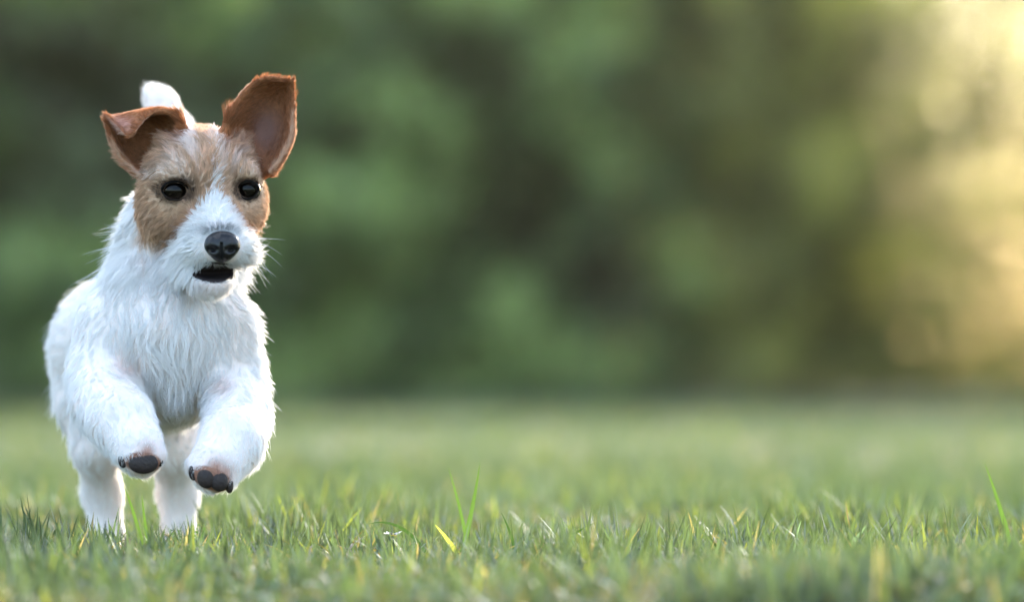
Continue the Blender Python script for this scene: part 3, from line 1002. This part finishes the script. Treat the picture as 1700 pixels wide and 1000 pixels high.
def grass_cols(x, y, n, rg):
    p = np.stack([x, y, x * 0], -1)
    a = noise3(p, 2.2, 71)[:, None]
    bb = noise3(p, 7.0, 72)[:, None]
    g1, g2, g3 = np.array([0.040, 0.068, 0.030]), np.array([0.080, 0.105, 0.052]), np.array([0.085, 0.115, 0.095])
    c = g1 + (g2 - g1) * a
    c = c + (g3 - c) * bb * 0.6
    r = rg.random(n)
    dry = r < 0.03
    yel = (r > 0.03) & (r < 0.09)
    c = np.where(dry[:, None], np.array([0.27, 0.21, 0.12]), c)
    c = np.where(yel[:, None], np.array([0.16, 0.18, 0.045]), c)
    return np.clip(c * (0.5 + 0.7 * rg.random(n))[:, None], 0.01, 0.8)

def scatter(n, y0, y1, half0, slope, rg):
    """random places between two distances in a strip that widens with distance"""
    y = y0 + (y1 - y0) * rg.random(n)
    hw = half0 + slope * (y + DF)
    keep = rg.random(n) < hw / hw.max()
    y = y[keep]
    hw = hw[keep]
    x = (rg.random(len(y)) * 2 - 1) * hw
    return x, y

rg = np.random.default_rng(5)
parts = []
# short turf in tufts near the plane of focus
def turf(n, y0, y1, h0, h1, w0, w1, seg, half0=0.25, slope=0.11, tuft=0.35):
    x, y = scatter(n, y0, y1, half0, slope, rg)
    p = np.stack([x, y, x * 0], -1)
    tn = noise3(p, 13.0, 81) * 0.6 + noise3(p, 30.0, 82) * 0.4
    keep = rg.random(len(x)) < 0.10 + 1.3 * sstep(0.35, 0.65, tn)
    x, y, tn = x[keep], y[keep], tn[keep]
    m = len(x)
    big = noise3(np.stack([x, y, x * 0], -1), 4.0, 83)
    h = (h0 + (h1 - h0) * rg.random(m) ** 1.7) * (0.35 + 1.2 * tn) * (0.6 + 0.8 * big)
    w = w0 + (w1 - w0) * rg.random(m) ** 1.5
    lean = np.abs(rg.normal(size=m)) * 0.55 + 0.15
    az = rg.random(m) * 2 * math.pi
    parts.append(blades(x, y, h, w, lean, az, seg, grass_cols(x, y, m, rg)))
turf(130000, -0.8, 1.1, 0.013, 0.054, 0.0012, 0.0036, 5)
turf(60000, -0.8, 1.1, 0.006, 0.018, 0.0020, 0.0045, 3)      # low mat
turf(80000, 1.1, 4.5, 0.010, 0.036, 0.0016, 0.0045, 3)
turf(140000, 4.5, 17.6, 0.008, 0.030, 0.004, 0.008, 2, 0.4, 0.14)
# the lawn to either side, thinner
turf(90000, -2.2, 4.5, 0.014, 0.05, 0.002, 0.005, 3, 1.6, 0.22)
turf(60000, 4.5, 17.6, 0.008, 0.030, 0.005, 0.010, 2, 1.5, 0.30)
# taller blades here and there
def tall(n, y0, y1, h0, h1):
    x, y = scatter(n, y0, y1, 0.25, 0.11, rg)
    kk_ = noise3(np.stack([x, y, x * 0], -1), 6.0, 87) > 0.53 + 0.14 * rg.random(len(x))
    x, y = x[kk_], y[kk_]
    m = len(x)
    parts.append(blades(x, y, h0 + (h1 - h0) * rg.random(m), 0.0015 + 0.0022 * rg.random(m), 0.2 + 0.9 * rg.random(m), rg.random(m) * 6.28, 8, grass_cols(x, y, m, rg) * 0.95))
tall(18000, -0.8, 1.2, 0.032, 0.066)
# flattened straw and clover among the blades
x, y = scatter(9000, -0.8, 1.0, 0.25, 0.11, rg)
m = len(x)
parts.append(blades(x, y, 0.015 + 0.03 * rg.random(m), 0.001 + 0.0015 * rg.random(m), 1.25 + 0.35 * rg.random(m), rg.random(m) * 6.28, 4,
                    np.array([0.15, 0.12, 0.065]) * (0.5 + 0.8 * rg.random(m))[:, None], z0=ground_z(x, y) + 0.004 + 0.008 * rg.random(m)))
x, y = scatter(9000, -0.8, 1.0, 0.25, 0.11, rg)
k_ = noise3(np.stack([x, y, x * 0], -1), 3.0, 85) > 0.52
x, y = x[k_], y[k_]
cz = ground_z(x, y) + 0.008 + 0.014 * rg.random(len(x))
for k in range(3):
    a_ = k * 2.094 + rg.random(len(x)) * .5
    cp = np.stack([x + np.cos(a_) * .004, y + np.sin(a_) * .004, cz], -1)
    parts.append(leaves(cp, 0.006 + 0.006 * rg.random(len(x)), np.array([0, -.1, 1.0]), np.array([0.045, 0.085, 0.035]) * (0.6 + 0.8 * rg.random(len(x)))[:, None], rg, 0.25))
off = 0
VV, FF, CC = [], [], []
for v, f, c in parts:
    VV.append(v); FF.append(f + off); CC.append(c); off += len(v)
props(mesh_np("grass", np.concatenate(VV), np.concatenate(FF), None, M_grass, np.concatenate(CC)),
      "short green lawn grass with some dry straw-coloured blades", "grass", kind="stuff")

# single blades, flowers, weeds and a dead leaf that stand out of the lawn
def curve3(a, b, bow, n=12):
    a, b = np.array(a), np.array(b)
    t = np.linspace(0, 1, n)[:, None]
    m = (a + b) / 2 + np.array(bow)
    return (1 - t) ** 2 * a + 2 * t * (1 - t) * m + t ** 2 * b

def blade_thing(label, base, tip, w, width, col, bow=(0, 0, 0), group="single long grass blades"):
    pb = P(base[0], base[1], w); pt = P(tip[0], tip[1], w)
    pb[2] = min(pb[2], float(ground_z(pb[0:1], pb[1:2])[0]))
    c = curve3(pb, pt, bow)
    t = np.linspace(0, 1, len(c))
    hw = width * .5 * np.minimum(1, 0.55 + t) * (1 - t ** 2.5) + 0.0001
    d = np.gradient(c, axis=0)
    side = np.cross(d, (0.25, 1.0, 0.1))
    side /= np.linalg.norm(side, axis=1, keepdims=True)
    dn = np.cross(side, d)
    dn /= np.linalg.norm(dn, axis=1, keepdims=True)
    V = np.stack([c - side * hw[:, None], c + dn * hw[:, None] * .35, c + side * hw[:, None]], 1).reshape(-1, 3)
    F = []
    for i in range(len(c) - 1):
        for k in (0, 1):
            F.append((i * 3 + k, i * 3 + k + 1, i * 3 + k + 4, i * 3 + k + 3))
    cc = np.tile(np.array(col), (len(V), 1))
    return props(mesh_np("grass_blade", V, np.array(F), None, M_grass, cc), label, "grass blade", group)

GRN, DGR, BLU, YEL = (0.055, 0.10, 0.03), (0.025, 0.05, 0.018), (0.12, 0.18, 0.14), (0.30, 0.30, 0.08)
blade_thing("tall dark green blade standing straight above the lawn near the middle", (752, 930), (797, 768), 20, .0042, GRN, (.004, 0, 0))
blade_thing("faint thin blade leaning left, crossing behind the tall middle blade", (785, 930), (744, 776), 330, .0032, GRN, (.004, 0, 0))
blade_thing("tall straight blade leaning left at the far right end of the lawn", (1690, 930), (1634, 768), 60, .0042, GRN, (.004, 0, 0))
blade_thing("dark blade arching over to the left, low in the turf", (735, 935), (612, 871), 0, .0030, DGR, (.004, 0, .032))
blade_thing("thin dark blade curving over to the right beside a leaning green one", (905, 930), (992, 868), 0, .0026, DGR, (-.012, 0, .014))
blade_thing("short dark blade leaning left between two curved dark blades", (862, 935), (832, 852), 0, .0030, DGR, (.006, 0, .004))
blade_thing("broad pale bluish blade lying aslant among the turf", (1330, 965), (1438, 873), -60, .0070, BLU, (.006, 0, -.004))
blade_thing("pale upright blade left of the broad bluish blade", (1310, 960), (1330, 865), -20, .0034, BLU, (-.004, 0, 0))
blade_thing("straw-yellow blade lying aslant toward the turf below the middle", (790, 950), (722, 872), -10, .0046, YEL, (0, 0, .006))
blade_thing("long green blade standing in front of the dog's hind leg", (262, 935), (236, 822), 60, .0036, GRN, (-.004, 0, 0))
blade_thing("green blade beside the dog's hind feet, leaning slightly left", (245, 935), (205, 806), 120, .0036, GRN, (.004, 0, .004))
blade_thing("yellow-tipped upright blade toward the right of the lawn", (1540, 950), (1530, 866), 0, .0040, (0.16, 0.18, 0.04), (.002, 0, 0))
blade_thing("long straw-coloured blade rising to the right at the lawn's right end", (1620, 975), (1700, 895), -30, .0044, YEL, (0, 0, .004))

M_petal = plain_mat("petal", (0.75, 0.75, 0.78), 0.6, 0.2, bscale=300, col2=(0.68, 0.66, 0.72))
M_disk = plain_mat("flower_centre", (0.55, 0.38, 0.04), 0.8, 0.2, bscale=900)
M_stem = plain_mat("green_stem", (0.06, 0.10, 0.03), 0.6, 0.2)
def daisy(label, px, py, w, r, seed):
    rgd = np.random.default_rng(seed)
    c = P(px, py, w)
    z0 = float(ground_z(c[0:1], c[1:2])[0])
    root = bpy.data.objects.new("daisy", None)
    root.location = (c[0], c[1], z0)
    C.objects.link(root)
    props(root, label, "flower", "small white flowers in the lawn")
    V, F = [], []
    for i in range(16):
        a = i / 16 * 2 * math.pi + rgd.normal() * .08
        da = np.array([math.cos(a), math.sin(a), 0])
        sa = np.array([-math.sin(a), math.cos(a), 0])
        k = len(V)
        up = 0.25 + rgd.random() * .5
        for t, wd in ((.25, .06), (.6, .14), (.9, .12), (1.0, .04)):
            for sg in (-1, 1):
                V.append(c + (da * t + sa * wd * sg) * r + np.array([0, 0, (t ** 1.3) * r * up * .6]))
        for q in range(3):
            F.append((k + q * 2, k + q * 2 + 1, k + q * 2 + 3, k + q * 2 + 2))
    mesh_np("petals", np.array(V), np.array(F), root, M_petal)
    th = [0, .5, 1.0, 1.5]
    V = [c + np.array([math.sin(t) * math.cos(f), math.sin(t) * math.sin(f), math.cos(t) * .7 - .1]) * r * .3 for t in th for f in np.linspace(0, 2 * math.pi, 12, endpoint=False)]
    F = [(i * 12 + j, (i + 1) * 12 + j, (i + 1) * 12 + (j + 1) % 12, i * 12 + (j + 1) % 12) for i in range(3) for j in range(12)]
    mesh_np("centre", np.array(V), np.array(F), root, M_disk)
    st = curve3((c[0] + .002, c[1], z0 - .002), c - np.array([0, 0, .0005]), (.002, 0, 0), 8)
    v, f = tube("s", st, [0.0007] * 8, None, None, 6)
    mesh_np("stem", np.array(v), np.array(f), root, M_stem)
daisy("small blurred white flower in the turf right of the dog, left of the tall blade", 652, 890, 110, .0075, 1)
daisy("small white flower low in the turf beside the broad bluish blade", 1424, 952, -20, .0055, 2)
daisy("tiny white flower in the front turf, halfway to the right", 1118, 947, 0, .0035, 4)

def sprig(label, px, py, top, w, seed):
    rgd = np.random.default_rng(seed)
    pb, pt = P(px, py, w), P(px + rgd.normal() * 6, top, w)
    pb[2] = float(ground_z(pb[0:1], pb[1:2])[0])
    root = bpy.data.objects.new("weed_sprig", None)
    root.location = pb
    C.objects.link(root)
    props(root, label, "weed", "small leafy weeds in the lawn")
    c = curve3(pb, pt, (rgd.normal() * .006, 0, 0), 16)
    v, f = tube("s", c, list(np.linspace(.0008, .0004, 16)), None, None, 6)
    mesh_np("stem", np.array(v), np.array(f), root, M_stem)
    pos, nr = [], []
    for i in range(3, 16):
        for sg in (-1, 1):
            pos.append(c[i] + np.array([sg * .0025, rgd.normal() * .001, .001]))
            nr.append((sg * .6, -.3, .8))
    pos = np.array(pos)
    v, f, cc = leaves(pos, np.full(len(pos), .0065) * np.linspace(1.2, .5, len(pos)), np.array([0, -.5, .6]), np.tile(np.array([0.05, 0.09, 0.035]), (len(pos), 1)), rgd, .6)
    mesh_np("leaves", v, f, root, M_grass, cc)

M_dry = plain_mat("dry_leaf", (0.30, 0.17, 0.09), 0.8, 0.2, bump=.5, bscale=300, col2=(0.16, 0.09, 0.05))
def dead_leaf(label, px, py, w, size, seed):
    rgd = np.random.default_rng(seed)
    c = P(px, py, w)
    c[2] = float(ground_z(c[0:1], c[1:2])[0]) + .010
    n = 14
    V, F = [], []
    a = rgd.random() * 6.28
    for i in range(n):
        t = i / (n - 1)
        wd = math.sin(math.pi * t) ** .7 * .36 * (1 + .15 * math.sin(t * 25))
        for k in range(5):
            u = (k - 2) / 2
            x, y = (t - .5), u * wd
            z = .35 * (u * u) * wd + .25 * math.sin(t * 3 + 1) * .4 + rgd.normal() * .008
            V.append(c + size * np.array([x * math.cos(a) - y * math.sin(a), x * math.sin(a) + y * math.cos(a), z]))
    for i in range(n - 1):
        for k in range(4):
            F.append((i * 5 + k, i * 5 + k + 1, i * 5 + k + 6, i * 5 + k + 5))
    props(mesh_np("dead_leaf", np.array(V), np.array(F), None, M_dry), label, "dead leaf", "dead leaves on the lawn")

# ------------------------------------------------------------------ hedge and shrubs behind the lawn
M_leaf = leaf_mat("hedge_leaf", 0.30, 0.55, 0.06)
M_glowleaf = leaf_mat("thin_glow_leaf", 0.55, 0.5, 0.08)  # more see-through leaves that carry the painted warm glow
M_bark = plain_mat("bark", (0.07, 0.05, 0.035), 0.9, 0.2, bump=0.8, bscale=40)

sprig("leafy weed sprig sticking up in front of the dog's hind foot", 340, 935, 875, 0, 5)
sprig("smaller weed sprig just left of the other, below the dog's feet", 284, 930, 884, 20, 6)
dead_leaf("curled brown dead leaf lying in the turf below the dog's right side", 500, 960, 0, .022, 7)
dead_leaf("pale brown dead leaf lying in the turf right of the middle", 1330, 945, 40, .018, 8)

HY = 17.4      # where the hedge face stands
def hedge_face(x, z):
    p = np.stack([x, z, z * 0], -1)
    return HY + 0.25 + (noise3(p, 2.2, 91) - .5) * 0.7 + (noise3(p, 5.0, 92) - .5) * 0.4

def leaf_wall(n, x0, x1, z0, z1, depth, size, cols, rg, sparse=0.35, hmax=None, thin=None):
    x = x0 + (x1 - x0) * rg.random(n)
    z = z0 + (z1 - z0) * rg.random(n)
    f = hedge_face(x, z)
    y = f + depth * rg.random(n) ** 1.6
    p = np.stack([x, y, z], -1)
    dn = noise3(p, 3.6, 95) * .7 + noise3(p, 7.0, 96) * .3
    keep = dn > sparse
    if hmax is not None:
        keep &= z < hmax(x)
    if thin is not None:
        keep &= rg.random(n) > thin(x, z)
    p, dn = p[keep], dn[keep]
    m = len(p)
    pq = p * np.array([1, .3, 1])
    t = (noise3(pq, 4.8, 97) * .75 + noise3(pq, 9.0, 99) * .25)[:, None]
    t2 = noise3(p, 1.5, 98)[:, None]
    c = cols[0] + (cols[1] - cols[0]) * sstep(.46, .66, t)
    c = c + (cols[2] - c) * sstep(.5, .75, t2) * 0.8
    c = c * (0.6 + 0.8 * rg.random(m))[:, None]
    sz = size * (0.6 + 0.8 * rg.random(m))
    return leaves(p, sz, np.array([0, -0.6, 0.6]), c, rg)

def stems(x0, x1, n, h, rg):
    V, F = [], []
    for i in range(n):
        x = x0 + (x1 - x0) * (i + rg.random()) / n
        y = HY + 0.9 + rg.random() * .3
        pts = [(x, y, -0.05)]
        for k in range(5):
            q = pts[-1]
            pts.append((q[0] + rg.normal() * .07, q[1] + rg.normal() * .06, q[2] + h / 5))
        v, f = tube("s", pts, [0.03 * (1 - .15 * k) for k in range(6)], None, None, 7)
        o = len(V)
        V += v; F += [tuple(a + o for a in q) for q in f]
        for b_ in range(6):
            k = rg.integers(1, 5)
            s0 = np.array(pts[k])
            d = np.array([rg.normal() * .5, -0.5 - rg.random() * .4, 0.3 + rg.random() * .5])
            bp_ = [s0, s0 + d * .35, s0 + d * .7 + np.array([0, 0, .06]), s0 + d * 1.0]
            v, f = tube("s", bp_, [.012, .009, .006, .002], None, None, 5)
            o = len(V)
            V += v; F += [tuple(a + o for a in q) for q in f]
    return np.array(V), np.array(F)

def shrub(name, label, cat, x0, x1, n, h, cols, size, sparse, ns, seed, group=None, hmax=None, depth=1.3, inner=2600, thin=None, isz=0.11, mat=None):
    rg = np.random.default_rng(seed)
    root = bpy.data.objects.new(name, None)
    root.location = ((x0 + x1) / 2, HY + 0.9, 0)
    C.objects.link(root)
    props(root, label, cat, group)
    v, f, c = leaf_wall(n, x0, x1, 0.03, h, depth, size, cols, rg, sparse, hmax, thin)
    # dense inner growth behind the outer leaves, coloured darker as shade in the hollows
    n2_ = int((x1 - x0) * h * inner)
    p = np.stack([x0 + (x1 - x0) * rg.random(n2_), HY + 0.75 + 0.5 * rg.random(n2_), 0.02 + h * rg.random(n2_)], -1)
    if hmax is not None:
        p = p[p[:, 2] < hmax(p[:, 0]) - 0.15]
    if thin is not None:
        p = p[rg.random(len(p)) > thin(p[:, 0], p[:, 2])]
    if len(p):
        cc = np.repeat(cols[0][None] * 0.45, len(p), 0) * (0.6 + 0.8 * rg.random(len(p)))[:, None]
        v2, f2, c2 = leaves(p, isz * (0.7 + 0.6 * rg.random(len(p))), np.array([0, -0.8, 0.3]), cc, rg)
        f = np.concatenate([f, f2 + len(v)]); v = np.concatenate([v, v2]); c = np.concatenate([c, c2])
    mesh_np("foliage", v, f, root, mat or M_leaf, c, smooth=False)
    v, f = stems(x0, x1, ns, h * .9, rg)
    mesh_np("stem", v, f, root, M_bark)
    return root

A3 = lambda *c: [np.array(q) for q in c]
gap = lambda x, z: 0.66 * sstep(0.0, 2.15, x + (z - 0.7) * 0.6)  # leaves thinned to the right so bright sky comes through as glow
shrub("hedge", "tall dense dark green hedge standing behind the lawn at the back", "hedge", -5.5, 0.75, 52000, 1.8,
      A3((0.095, 0.14, 0.048), (0.28, 0.36, 0.12), (0.13, 0.15, 0.09)), 0.085, 0.38, 16, 201, inner=4000)
shrub("shrub", "shrub tinted olive toward the warm glow, between the dark hedge and the yellow one", "shrub", 0.40, 1.70, 16000, 1.85,
      A3((0.18, 0.18, 0.055), (0.42, 0.41, 0.13), (0.32, 0.25, 0.11)), 0.06, 0.34, 4, 202, inner=9000, isz=0.07, thin=lambda x, z: np.maximum(0.75 * gap(x, z), 0.95 * sstep(0.85, 1.6, x)), mat=M_glowleaf)  # leaf colours lean yellow to paint the start of the glow
shrub("shrub", "loose shrub at the end of the hedge, tinted yellow-green for the warm glow", "shrub", 0.45, 3.6, 160000, 1.9,
      A3((0.24, 0.24, 0.07), (0.50, 0.46, 0.12), (0.44, 0.33, 0.10)), 0.030, 0.12, 8, 203, depth=1.2, inner=32000, thin=lambda x, z: np.maximum(gap(x, z), 1 - sstep(0.45, 1.35, x)), isz=0.031, mat=M_glowleaf)  # yellow leaf colours stand in for the warm glow

shrub("shrub", "wide green shrub closing the lawn at the far right, past the yellow one", "shrub", 3.5, 8.5, 30000, 1.9,
      A3((0.095, 0.14, 0.048), (0.28, 0.36, 0.12), (0.20, 0.20, 0.09)), 0.085, 0.38, 10, 204, inner=3000)

# ------------------------------------------------------------------ thin warm haze, added for a glow toward the sun
hm, nt, out = new_mat("haze")
pv = N(nt, "ShaderNodeVolumePrincipled")
pv.inputs['Color'].default_value = (1.0, 0.93, 0.78, 1)
pv.inputs['Density'].default_value = 0.00018
pv.inputs['Anisotropy'].default_value = 0.9
nt.links.new(pv.outputs[0], out.inputs['Volume'])
bm_v = np.array([(sx, sy, sz) for sx in (-9, 9) for sy in (-7, 24) for sz in (-1.05, 3.6)], float)
bf = np.array([(0, 1, 3, 2), (4, 6, 7, 5), (0, 4, 5, 1), (2, 3, 7, 6), (0, 2, 6, 4), (1, 5, 7, 3)])
props(mesh_np("haze", bm_v, bf, None, hm, smooth=False), kind="stuff")
